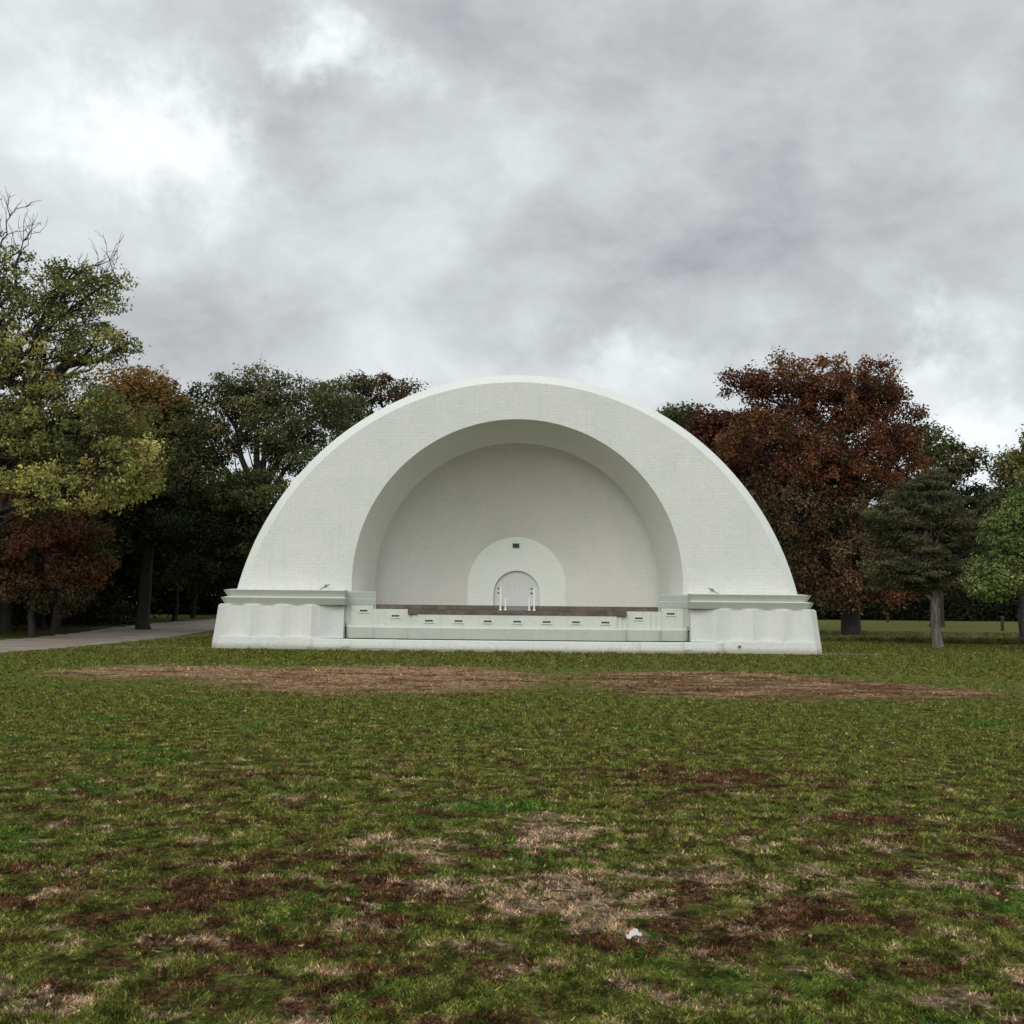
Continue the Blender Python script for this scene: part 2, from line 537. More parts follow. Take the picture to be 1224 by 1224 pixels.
for sgn in (1, -1):
    def S(P): return [(sgn * x, y) for x, y in P]
    wall_from(S(st_outer), 0.88, 1.74, 0.5, w_)
    wall_from(S(st_flank), 0.88, 1.60, 0.5, w_)
    # returns between the steps
    for xx, ya, yb, zt in ((-5.76, Yo, Yk + .18, 1.74), (-4.36, Yk, Yc + .18, 1.60)):
        w_.quadstrip([(X0 + sgn * xx, ya, .88), (X0 + sgn * xx, ya + .3, .88)], [(X0 + sgn * xx, ya, zt), (X0 + sgn * xx, ya + .3, zt)])
        w_.quadstrip([(X0 + sgn * xx, yb, .88), (X0 + sgn * xx, ya + .3, .88)], [(X0 + sgn * xx, yb, zt), (X0 + sgn * xx, ya + .3, zt)])
wall_from(mirror_plan(st_mid), 0.88, 1.40, 0.5, w_)
w_.build('stage_front_wall', M['front'], shell)

def band_pl(e, rad=0.35, n=8):
    P = []
    for (xa, y_out, y_in) in ((-6.90, Yo + .35, Yo - e), (-5.78, Yo - e, Yk - e), (-4.38, Yk - e, Yc - e)):
        for i in range(n + 1):
            t = i / n
            # quarter cove: starts back, sweeps forward
            P.append((xa + rad * (1 - math.cos(t * math.pi / 2)), y_out + (y_in - y_out) * math.sin(t * math.pi / 2)))
    return P
lb = MB()
Pb = mirror_plan(band_pl(-0.02)); Pt = mirror_plan(band_pl(0.10))
lb.quadstrip([(X0 + x, y, 0.435) for x, y in Pb], [(X0 + x, y, 0.865) for x, y in Pt])
lb.quadstrip([(X0 + x, y, 0.865) for x, y in Pt], [(X0 + x, y + .05, 0.895) for x, y in Pt])
lb.quadstrip([(X0 + x, y + .05, 0.895) for x, y in Pt], [(X0 + x, y + .9, 0.90) for x, y in Pt])
lb.quadstrip([(X0 + x, y, 0.435) for x, y in Pb], [(X0 + x, y + .14, 0.435) for x, y in Pb])
lb.build('lower_front_band', M['front'], shell, smooth=True)
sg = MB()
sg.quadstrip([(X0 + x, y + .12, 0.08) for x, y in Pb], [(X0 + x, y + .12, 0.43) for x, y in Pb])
sg.build('dark_shade_strip', M['bracket'], shell)  # dark strip standing in for the shade line below the band

def curb_pl(off, n=8):
    P = [(-8.13 + off, 45.0)]
    for (xa, y_out, y_in, rad) in ((-8.13, 44.64, 44.05, 0.6), (-6.50, 44.05, 43.78, 0.7), (-4.78, 43.78, 43.50, 0.7)):
        for i in range(n + 1):
            t = i / n
            P.append((xa + off + rad * (1 - math.cos(t * math.pi / 2)), y_out + (y_in - y_out) * math.sin(t * math.pi / 2) + off))
    return P
cb = MB()
C0 = mirror_plan(curb_pl(0.0)); C1 = mirror_plan(curb_pl(0.09))
Z = lambda P, z, dy=0.0: [(X0 + x, y + dy, z) for x, y in P]
cb.quadstrip(Z(C0, 0.02), Z(C0, 0.40)); cb.quadstrip(Z(C0, 0.40), Z(C0, 0.43, 0.03)); cb.quadstrip(Z(C0, 0.43, 0.03), Z(C1, 0.43)); cb.quadstrip(Z(C1, 0.43), Z(C1, 0.30))
cb.build('planter_curb', M['curb'], shell, smooth=True)
so = MB()
so.quadstrip(Z(C1, 0.415), Z(C1, 0.422, 1.35))
so.build('planter_soil', M['postwood'], shell)
ft = MB()
F0 = mirror_plan(curb_pl(0.0))
FF = [(x * 1.012, y - 0.14) for x, y in F0]
ft.quadstrip(Z(FF, -0.1), Z(FF, 0.085)); ft.quadstrip(Z(FF, 0.085), Z(F0, 0.092, 0.04))
ft.build('curb_footing', M['footing'], shell)
tf = MB()
tf.box(X0 - 6.8, X0 + 6.8, 43.99, 45.5, 0.0, 0.14)
tf.build('planter_floor', M['footing'], shell)

# tiers and fascias
d1 = MB()
d1.box(X0 - 4.34, X0 + 4.34, Yc - 0.02, Yc + 0.35, 1.40, 1.60)
d1.build('lower_fascia', M['fascia'], shell, 0.01)
d1 = MB()
for sx in (-1, 1):
    xa, xb = sorted((X0 + sx * 0.60, X0 + sx * 5.67))
    d1.box(xa, xb, YF + 1.0, YF + 1.3, 1.605, 1.785)
d1.build('upper_fascia', M['fascia'], shell, 0.01)
dk = MB()
dk.box(X0 - 4.2, X0 + 4.2, Yc + 0.36, YF + 2.5, 1.30, 1.592)
for sx in (-1, 1):
    xa, xb = sorted((X0 + sx * 4.21, X0 + sx * 5.66))
    dk.box(xa, xb, Yk + 0.42, YF + 2.5, 1.30, 1.590)
dk.box(X0 - 5.655, X0 - 0.62, YF + 1.31, 48.0, 1.595, 1.780)
dk.box(X0 + 0.62, X0 + 5.655, YF + 1.31, 48.0, 1.595, 1.780)
dk.box(X0 - 6.90, X0 + 6.90, 48.0, 53.2, 1.50, 1.776)
dk.build('stage_deck', M['deck'], shell)
sp = MB()
sp.box(X0 - 0.60, X0 + 0.60, YF + 1.05, YF + 1.35, 1.600, 1.66)
sp.box(X0 - 0.60, X0 + 0.60, YF + 1.35, YF + 1.65, 1.600, 1.72)
sp.box(X0 - 0.60, X0 + 0.60, YF + 1.65, 48.0, 1.600, 1.777)
sp.build('stage_steps', M['step'], shell, 0.008)

# vents
vx = [(k * 1.165, 1.15, Yc) for k in range(-3, 4)] + [(s_ * 4.85, 1.33, Yk) for s_ in (-1, 1)] + [(s_ * 6.16, 1.52, Yo) for s_ in (-1, 1)]
def vent(x, z, y):
    m = MB()
    m.box(x - .20, x + .20, y - .012, y + .0, z - .085, z + .065)
    m.box(x - .20, x + .20, y - .05, y - .012, z - .088, z - .068)
    o = m.build('vent', M['plate'], shell, 0.003, loc=(x, y, z))
    q = MB()
    for k in (-1, 0, 1):
        q.box(x + k * .105 - .045, x + k * .105 + .045, y - .020, y - .012, z - .032, z + .038)
    q.box(x - .15, x + .15, y - .016, y - .013, z - .014, z + .014)
    q2 = q.build('vent_slots', M['slot'], o, 0.0, loc=(x, y, z))
    q2.location = (0, 0, 0)
for (x, z, y) in vx: vent(X0 + x, z, y)

# handrails beside the steps
def handrail(sgn):
    tall, short = sgn * 0.675, sgn * 0.475
    m = MB()
    yb = YF + 0.62
    xt, xs = X0 + tall, X0 + short
    m.tube([(xt, yb, 1.60), (xt, yb, 2.50)], 0.034, 10)
    m.tube([(xt, yb, 1.595), (xt, yb, 1.63)], [0.075, 0.05], 12)
    m.tube([(xs, yb + .02, 1.60), (xs, yb + .02, 2.10)], 0.028, 10)
    m.tube([(xs, yb + .02, 1.595), (xs, yb + .02, 1.63)], [0.07, 0.045], 12)
    o = m.build('handrail', M['rail'], shell, 0.0, True, loc=(xt, yb, 1.6))
    q = MB()
    bxx = xt - 0.09 if sgn < 0 else xt - 0.11
    for z in (2.46, 2.28):
        q.tube([(xt, yb, z), (bxx, yb + .05, z), (bxx, yb + .75, z + .02)], 0.024, 8)
        q.box(bxx - .045, bxx + .045, yb + .02, yb + .08, z - .035, z + .035)
    q2 = q.build('rail_bracket', M['bracket'], o, 0.0, loc=(xt, yb, 1.6)); q2.location = (0, 0, 0)
handrail(-1); handrail(1)

# small slanted lamp arms at the foot of the arch
def arm(x, sgn):
    m = MB()
    m.box(x - .05, x + .05, YF + .62, YF + .72, 2.31, 2.36)
    m.tube([(x, YF + .66, 2.34), (x - sgn * .42, YF + .55, 2.56)], 0.022, 8)
    m.tube([(x - sgn * .20, YF + .60, 2.44), (x - sgn * .30, YF + .58, 2.53)], 0.05, 8)
    m.tube([(x - sgn * .22, YF + .60, 2.45), (x - sgn * .36, YF + .60, 2.45)], 0.012, 6)
    m.build('lamp_arm', M['steel'], shell, 0.0, True)
arm(X0 - 7.93, -1); arm(X0 + 8.05, 1)
# drain spout on the right block
m = MB()
m.tube([(X0 + 8.75, YF + .02, .27), (X0 + 8.75, YF - .06, .26)], [0.05, 0.055], 12)
m.build('drain_spout', M['bracket'], shell)

# ------------------------------------------------------------------ ground
def lawn_colour(n, pos):
    """patchwork of grass, dead grass, leaf mould, bare soil and painted-in tree shade, fixed on the ground"""
    flat = n.vec('MULTIPLY', pos, (1, 1, 0))
    sp = n.node('ShaderNodeSeparateXYZ'); n.link(flat, sp.inputs[0])
    nc = n.node('ShaderNodeTexNoise'); n.link(flat, nc.inputs['Vector'])
    nc.inputs['Scale'].default_value = 0.8; nc.inputs['Detail'].default_value = 7; nc.inputs['Roughness'].default_value = .72
    warp = n.vec('SUBTRACT', nc.outputs['Color'], (.5, .5, .5))
    q = n.vec('ADD', flat, n.vec('MULTIPLY', warp, (3.0, 2.6, 0)))
    qb = n.vec('ADD', flat, n.vec('MULTIPLY', warp, (4.5, 5.0, 0)))
    A = n.noise(flat, 2.0, 9, 0.78, 0.2)
    B = n.noise(n.vec('ADD', flat, (41, 17, 0)), 2.8, 8, 0.78, 0.2)
    C = n.noise(n.vec('ADD', flat, (5, 71, 0)), 0.55, 7, 0.7)
    mic = n.noise(flat, 26.0, 4, 0.75)
    fin = n.noise(n.vec('MULTIPLY', flat, (1.0, 0.7, 0)), 6.0, 6, 0.8)
    green = n.mix(n.mapr(B, 0.36, 0.62), (0.088, 0.108, 0.020), (0.182, 0.192, 0.046))
    green = n.mix(n.mapr(C, 0.54, 0.64, 0, .8), green, (0.070, 0.160, 0.022))
    green = n.mix(n.mapr(mic, 0.52, 0.70, 0, .6), green, (0.260, 0.205, 0.075))
    def blobs(lst):
        acc = None
        for (x, y, rx, ry, a) in lst:
            e = n.vec('MULTIPLY', n.vec('SUBTRACT', q, (x, y, 0)), (1 / rx, 1 / ry, 0))
            g = n.math('MULTIPLY', n.mapr(n.vec('LENGTH', e), 1.35, 0.4, 0.0, 1.0), a)
            acc = g if acc is None else n.math('MAXIMUM', acc, g)
        return acc
    dkb = blobs([(-1.5, 6.9, 1.4, 1.0, .075), (-1.1, 5.4, 1.5, .5, .05), (2.0, 11.4, 1.5, .9, .09), (3.4, 8.6, 1.4, 1.0, .06), (1.3, 6.3, 1.0, .6, .07), (-3.2, 10.5, 1.2, 1.6, .03)])
    tnb = blobs([(0.30, 6.7, .65, .6, .13), (0.35, 8.4, .40, .9, .12), (-0.6, 7.0, .4, .3, .11), (1.25, 7.0, .8, .4, .09), (3.1, 7.2, .8, .6, .06), (-2.2, 4.9, .8, .3, .07), (2.2, 5.1, .5, .4, .06), (-.6, 8.0, .5, .5, .08), (1.9, 8.2, .9, .4, .07), (3.6, 6.2, .6, .4, .07), (-2.9, 12, 1.0, .6, .04)])
    near = n.mapr(sp.outputs[1], 24.0, 6.0, -0.02, 0.035)
    darkm = n.mapr(n.math('ADD', n.math('ADD', A, dkb), near), 0.56, 0.62)
    mould = n.mix(n.mapr(mic, 0.35, 0.65), (0.040, 0.019, 0.012), (0.195, 0.088, 0.050))
    c = n.mix(n.math('MULTIPLY', darkm, .92), green, mould)
    tanm = n.mapr(n.math('ADD', n.math('ADD', B, tnb), near), 0.585, 0.65, 0, .95)
    straw = n.mix(n.mapr(mic, 0.3, 0.7), (0.23, 0.145, 0.085), (0.60, 0.44, 0.29))
    c = n.mix(tanm, c, straw)
    def bandm(xc, yc, rx, ry):
        e = n.vec('MULTIPLY', n.vec('SUBTRACT', qb, (xc, yc, 0)), (1 / rx, 1 / ry, 0))
        return n.mapr(n.vec('DOT_PRODUCT', e, e), 1.55, 0.5)
    bare = n.math('MAXIMUM', bandm(-3.0, 27.2, 3.9, 5.2), n.math('MAXIMUM', bandm(5.0, 26.4, 3.5, 4.8), bandm(7.6, 24.6, 2.6, 2.6)))
    bare = n.math('MAXIMUM', bare, bandm(-8.6, 28.6, 2.5, 2.7))
    bare = n.math('MULTIPLY', bare, n.mapr(A, 0.44, 0.62, 1.0, 0.55))
    sf = n.noise(n.vec('MULTIPLY', flat, (0.75, 1.0, 0)), 0.9, 9, 0.76)
    sf = n.math('ADD', sf, n.mapr(sp.outputs[0], -2.0, 3.0, 0.03, -0.02))
    soil = n.mix(n.mapr(sf, 0.42, 0.56), (0.150, 0.070, 0.042), (0.42, 0.260, 0.160))
    soil = n.mix(n.mapr(mic, .5, .7, 0, .5), soil, (0.19, 0.15, 0.085))
    c = n.mix(bare, c, soil)
    worn = n.math('MAXIMUM', bandm(-14.8, 44.6, 3.4, .75), bandm(13.2, 44.6, 1.8, .6))
    c = n.mix(worn, c, (0.26, 0.20, 0.15))
    tree_shade = n.math('MAXIMUM', bandm(34.0, 66.0, 17.0, 6.5), bandm(-30.0, 75.0, 9.0, 24.0))  # shade under the trees, painted into the ground colour
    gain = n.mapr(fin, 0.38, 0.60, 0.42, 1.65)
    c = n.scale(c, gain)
    c = n.mix(n.math('MULTIPLY', tree_shade, .85), c, (0.022, 0.018, 0.010))
    far = n.mapr(sp.outputs[1], 62.0, 80.0, 0.0, 0.6)
    c = n.mix(far, c, (0.150, 0.140, 0.065))
    return c, mic

m, nt, out = new_mat('lawn_soil')
n = N(nt)
geo = n.node('ShaderNodeNewGeometry')
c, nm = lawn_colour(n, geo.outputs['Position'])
yy = n.node('ShaderNodeSeparateXYZ'); n.link(geo.outputs['Position'], yy.inputs[0])
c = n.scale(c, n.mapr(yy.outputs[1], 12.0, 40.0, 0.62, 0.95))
mott = n.noise(geo.outputs['Position'], 14.0, 6, 0.8)
c = n.mix(1.0, c, n.mix(n.mapr(mott, 0.35, 0.65), (0.62, 0.62, 0.62), (1.35, 1.35, 1.3)), 'MULTIPLY')
bs = n.node('ShaderNodeBsdfPrincipled')
n.link(c, bs.inputs['Base Color']); bs.inputs['Roughness'].default_value = 0.95
bs.inputs['Specular IOR Level'].default_value = 0.02
bp = n.node('ShaderNodeBump'); bp.inputs['Strength'].default_value = 1.0; bp.inputs['Distance'].default_value = 0.05
n.link(n.math('ADD', n.math('MULTIPLY', mott, 1.0), n.math('MULTIPLY', nm, .35)), bp.inputs['Height'])
n.link(bp.outputs[0], bs.inputs['Normal']); n.link(bs.outputs[0], out.inputs[0])
M['lawn'] = m

m, nt, out = new_mat('grass_blades')
n = N(nt)
geo = n.node('ShaderNodeNewGeometry')
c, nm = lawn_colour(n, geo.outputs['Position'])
at_ = n.node('ShaderNodeAttribute', attribute_name='tint')
c = n.mix(1.0, c, at_.outputs['Color'], 'MULTIPLY')
bs = n.node('ShaderNodeBsdfPrincipled'); bs.inputs['Roughness'].default_value = 0.7; bs.inputs['Specular IOR Level'].default_value = 0.02
n.link(c, bs.inputs['Base Color'])
tr = n.node('ShaderNodeBsdfTranslucent'); n.link(c, tr.inputs['Color'])
mx = n.node('ShaderNodeMixShader'); mx.inputs[0].default_value = 0.3
n.link(bs.outputs[0], mx.inputs[1]); n.link(tr.outputs[0], mx.inputs[2]); n.link(mx.outputs[0], out.inputs[0])
M['blades'] = m

xs = np.concatenate([[-1500, -700, -300, -150], np.arange(-80, 81, 4), [150, 300, 700, 1500]]).astype(float)
ys = np.concatenate([[-300, -100, -30], np.arange(-10, 56, 3), np.arange(56, 140, 2), [145, 160, 200, 300, 600, 1200, 2500]]).astype(float)
GX, GY = np.meshgrid(xs, ys)
GZ = terrain(GX, GY)
vv = np.stack([GX, GY, GZ], -1).reshape(-1, 3)
nx, ny = len(xs), len(ys)
ii, jj = np.meshgrid(np.arange(nx - 1), np.arange(ny - 1))
i0 = (jj * nx + ii).ravel()
ff = np.stack([i0, i0 + 1, i0 + nx + 1, i0 + nx], -1)
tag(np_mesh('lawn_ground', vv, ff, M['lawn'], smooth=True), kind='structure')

# grass blades: short clumped turf, wider tufts farther off
def grass_field():
    tot = 1150000
    u = RNG.random(tot)
    y = 3.6 * (84.0 / 3.6) ** (u ** 1.22)
    half = 0.50 * y + 1.6
    x = (RNG.random(tot) * 2 - 1) * half
    # clumping: pull a share of blades to tuft centres
    k = RNG.random(tot) < 0.55
    cell = 0.05 + 0.011 * y
    jx = np.round(x / cell) * cell + RNG.normal(0, 1, tot) * cell * .22
    jy = np.round(y / cell) * cell + RNG.normal(0, 1, tot) * cell * .22
    hsh = np.modf(np.abs(np.sin(np.round(x / cell) * 12.9898 + np.round(y / cell) * 78.233) * 43758.5453))[0]
    x = np.where(k, jx + (hsh - .5) * cell, x); y = np.where(k, jy + (hsh * 7 % 1 - .5) * cell, y)
    # thin out over the trodden soil
    e = np.minimum(((x + 2.5) / 9.5) ** 4 + ((y - 27.2) / 5.0) ** 4, ((x - 6.5) / 6.5) ** 4 + ((y - 25.5) / 5.0) ** 4)
    keep = (e > 1.0) | (RNG.random(tot) < 0.12)
    keep &= ~((np.abs(x - X0) < 12.35) & (y > 43.30) & (y < 57.5))
    keep &= ~((x < -16.6) & (x > -28) & (y > 30)) & ~((np.abs(x) < 12) & (y > 57))
    dn = np.zeros(tot)
    for fq, am in ((1.3, .5), (3.1, .8), (7.3, .8), (15.0, .5)):
        ph = RNG.random(4) * 9
        dn += am * np.sin(x * fq * 1.3 + ph[0] + 1.3 * np.sin(y * fq * .8 + ph[1])) * np.sin(y * fq + ph[2] + 1.1 * np.sin(x * fq * .7 + ph[3]))
    keep &= RNG.random(tot) < np.clip(.72 + dn * .55, .12, 1)
    x, y, hsh = x[keep], y[keep], hsh[keep]
    m_ = len(x)
    edge = np.clip(1 - np.abs(y - 43.2) / .5, 0, 1) * (np.abs(x) < 12.8) * (RNG.random(m_) < .5)
    hgt = (0.009 + 0.0012 * np.minimum(y, 40) + .028 * edge) * (0.5 + RNG.random(m_) * 0.9) * (0.65 + hsh * .9)
    wid = (0.0022 + 0.00062 * y) * (0.6 + RNG.random(m_))
    a_ = RNG.random(m_) * 2 * np.pi
    lean = RNG.normal(0, 1, (m_, 2)) * hgt[:, None] * 0.75
    base = np.stack([x, y, terrain(x, y) - 0.003], -1)
    dx = np.stack([np.cos(a_) * wid, np.sin(a_) * wid, np.zeros(m_)], -1)
    top = base + np.stack([lean[:, 0], lean[:, 1], hgt], -1)
    V = np.stack([base - dx, base + dx, top], 1).reshape(-1, 3)
    F = np.arange(m_ * 3).reshape(-1, 3)
    t = 0.45 + RNG.random((m_, 1)) ** 1.2 * (1.25 - .35 * np.clip((y[:, None] - 12) / 25, 0, 1))
    t = np.repeat(t, 3, axis=1) * (1 + RNG.normal(0, .07, (m_, 3)))
    dry = RNG.random(m_) < 0.07
    t[dry] *= np.array([1.7, 1.4, 1.5])
    T = np.repeat(t, 3, axis=0)
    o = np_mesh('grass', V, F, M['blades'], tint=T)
    tag(o, 'short patchy green and brown lawn grass in front of the bandshell', 'grass', kind='stuff')
grass_field()

# fallen leaves
def leaf_scatter():
    cnt = 900
    y = 4.5 * (42 / 4.5) ** RNG.random(cnt)
    x = (RNG.random(cnt) * 2 - 1) * (0.5 * y + 1)
    size = 0.005 + RNG.random(cnt) ** 2 * 0.014 + 0.0006 * y
    V = []; T = []
    pal = np.array([(0.36, .26, .15), (0.42, .34, .18), (0.17, .065, .03), (0.30, .24, .16), (0.22, .10, .05)])
    base = np.stack([x, y, 0.018 + 0.0009 * y + RNG.random(cnt) * .01], -1)
    a_ = RNG.random(cnt) * 6.283
    d1 = np.stack([np.cos(a_), np.sin(a_), RNG.normal(0, .35, cnt)], -1) * size[:, None]
    d2 = np.stack([-np.sin(a_), np.cos(a_), RNG.normal(0, .5, cnt)], -1) * size[:, None] * .6
    up = np.zeros((cnt, 3)); up[:, 2] = size * .35
    V = np.stack([base - d1 + up, base - d2, base + d1 + up * .5, base + d2], 1).reshape(-1, 3)
    F = np.arange(cnt * 4).reshape(-1, 4)
    T = np.repeat(pal[RNG.integers(0, len(pal), cnt)] * (.6 + RNG.random((cnt, 1)) * .6), 4, axis=0)
    o = np_mesh('fallen_leaves', V, F, M['leaf'], tint=T)
    tag(o, 'scattered tan and rusty fallen leaves lying on the lawn', 'leaves', kind='stuff')
leaf_scatter()

# gravel road
m, nt, out = new_mat('gravel_road')
n = N(nt)
geo = n.node('ShaderNodeNewGeometry'); pos = geo.outputs['Position']
f1 = n.noise(pos, 0.6, 5, 0.6); f2 = n.noise(pos, 22.0, 5, 0.75)
c = n.mix(n.mapr(f1, .35, .65), (0.25, 0.205, 0.165), (0.36, 0.30, 0.245))
c = n.mix(n.mapr(f2, .4, .7, 0, .6), c, (0.15, 0.12, 0.095))
bs = n.node('ShaderNodeBsdfPrincipled'); n.link(c, bs.inputs['Base Color']); bs.inputs['Roughness'].default_value = .95
bp = n.node('ShaderNodeBump'); bp.inputs['Distance'].default_value = 0.02; n.link(f2, bp.inputs['Height']); n.link(bp.outputs[0], bs.inputs['Normal'])
n.link(bs.outputs[0], out.inputs[0]); M['gravel'] = m
right = [(-23, 26), (-18.6, 33), (-17.2, 37), (-16.9, 42), (-17.0, 48), (-17.6, 58), (-18.6, 68), (-19.2, 80), (-17.5, 92), (-13, 102)]
left = [(-31, 30), (-26.0, 38), (-23.6, 44), (-22.8, 48), (-23.3, 55), (-24.8, 65), (-26.2, 74), (-27.0, 86), (-25.5, 98), (-18, 110)]
def dens(P, k=12):
    o = []
    for i in range(len(P) - 1):
        for j in range(k): o.append((P[i][0] + (P[i + 1][0] - P[i][0]) * j / k, P[i][1] + (P[i + 1][1] - P[i][1]) * j / k))
    return o + [P[-1]]
L, Rr_ = dens(left), dens(right)
m = MB()
rows = []
for j in range(5):
    t = j / 4
    row = []
    for q, (l, r_) in enumerate(zip(L, Rr_)):
        x = l[0] + (r_[0] - l[0]) * t; y = l[1] + (r_[1] - l[1]) * t
        if j in (0, 4): x += 0.18 * math.sin(q * 1.7) + 0.1 * math.sin(q * 4.3)
        row.append((x, y, tz(y) + 0.018))
    rows.append(row)
for a_, b_ in zip(rows[:-1], rows[1:]): m.quadstrip(a_, b_)
tag(m.build('gravel_road', M['gravel']), kind='structure')

# ------------------------------------------------------------------ trees
class Wood:
    """collects tubes in numpy-friendly lists"""
    def __init__(s): s.V = []; s.F = []; s.n = 0
    def tube(s, pts, rad, sides=6):
        pts = np.asarray(pts, float); k = len(pts)
        t = np.gradient(pts, axis=0); t /= np.linalg.norm(t, axis=1)[:, None] + 1e-9
        ref = np.array([0.31, 0.95, 0.11]) if abs(t[0][2]) > .8 else np.array([0, 0, 1.0])
        u = np.cross(t, ref); u /= np.linalg.norm(u, axis=1)[:, None] + 1e-9
        w = np.cross(t, u)
        a_ = np.arange(sides) / sides * 2 * np.pi
        ring = pts[:, None, :] + (u[:, None, :] * np.cos(a_)[None, :, None] + w[:, None, :] * np.sin(a_)[None, :, None]) * np.asarray(rad, float)[:, None, None]
        s.V.append(ring.reshape(-1, 3))
        i, j = np.meshgrid(np.arange(sides), np.arange(k - 1))
        i = i.ravel(); j = j.ravel(); i2 = (i + 1) % sides
        s.F.append(np.stack([j * sides + i, j * sides + i2, (j + 1) * sides + i2, (j + 1) * sides + i], -1) + s.n)
        s.n += k * sides
    def build(s, name, mat, parent):
        return np_mesh(name, np.concatenate(s.V), np.concatenate(s.F), mat, parent, smooth=True)

def bend(rng, a_, b_, k=6, jit=0.08, sag=0.0):
    a_ = np.asarray(a_, float); b_ = np.asarray(b_, float)
    t = np.linspace(0, 1, k)[:, None]
    L_ = np.linalg.norm(b_ - a_)
    p = a_ + (b_ - a_) * t
    off = rng.normal(0, 1, (k, 3)) * L_ * jit * np.sin(np.pi * t)
    p = p + off
    p[:, 2] += sag * L_ * np.sin(np.pi * t[:, 0])
    return p

def leaves_at(rng, centers, radii, counts, size, pal, spread=(1, 1, .7), flat=0.4, elong=1.0, shell_b=0.45, jitter=.22):
    cid = np.repeat(np.arange(len(centers)), counts)
    m_ = len(cid)
    d = rng.normal(0, 1, (m_, 3)); d /= np.linalg.norm(d, axis=1)[:, None]
    rr = (shell_b + (1 - shell_b) * rng.random(m_)) ** 0.8
    far_ = rng.random(m_) < .16
    rr = np.where(far_, rr * (1.05 + .25 * rng.random(m_)), rr)
    # lumpy clump outline
    lump = 1 + .28 * np.sin(d[:, 0] * 5 + cid * 1.3) * np.cos(d[:, 1] * 4 + cid * 2.1)
    spr = np.asarray(spread) * (0.75 + .55 * rng.random((len(centers), 3)))
    P = centers[cid] + d * (rr * lump * radii[cid])[:, None] * spr[cid]
    nrm = d * .7 + rng.normal(0, .6, (m_, 3)); nrm[:, 2] += flat
    nrm /= np.linalg.norm(nrm, axis=1)[:, None]
    ref = rng.normal(0, 1, (m_, 3))
    u = np.cross(nrm, ref); u /= np.linalg.norm(u, axis=1)[:, None]
    w = np.cross(nrm, u)
    sz = size * (.6 + .8 * rng.random(m_))
    u = u * (sz * elong)[:, None]; w = w * (sz * .62)[:, None]
    V = np.stack([P - u, P - w * .9 + u * .1, P + u, P + w * .9 + u * .1], 1).reshape(-1, 3)
    F = np.arange(m_ * 4).reshape(-1, 4)
    pal = np.asarray(pal)
    # each clump takes two neighbouring colours of the palette
    pa = rng.integers(0, len(pal), len(centers)); pb = rng.integers(0, len(pal), len(centers))
    mixf = rng.random((m_, 1)) ** 1.3
    col = pal[pa[cid]] * (1 - mixf) + pal[pb[cid]] * mixf
    gain = np.exp(rng.normal(0, .20, len(centers)))[cid][:, None] * np.exp(rng.normal(0, jitter, (m_, 1)))
    col = np.clip(col * gain, 0.002, .6)
    return V, F, np.repeat(col, 4, axis=0)

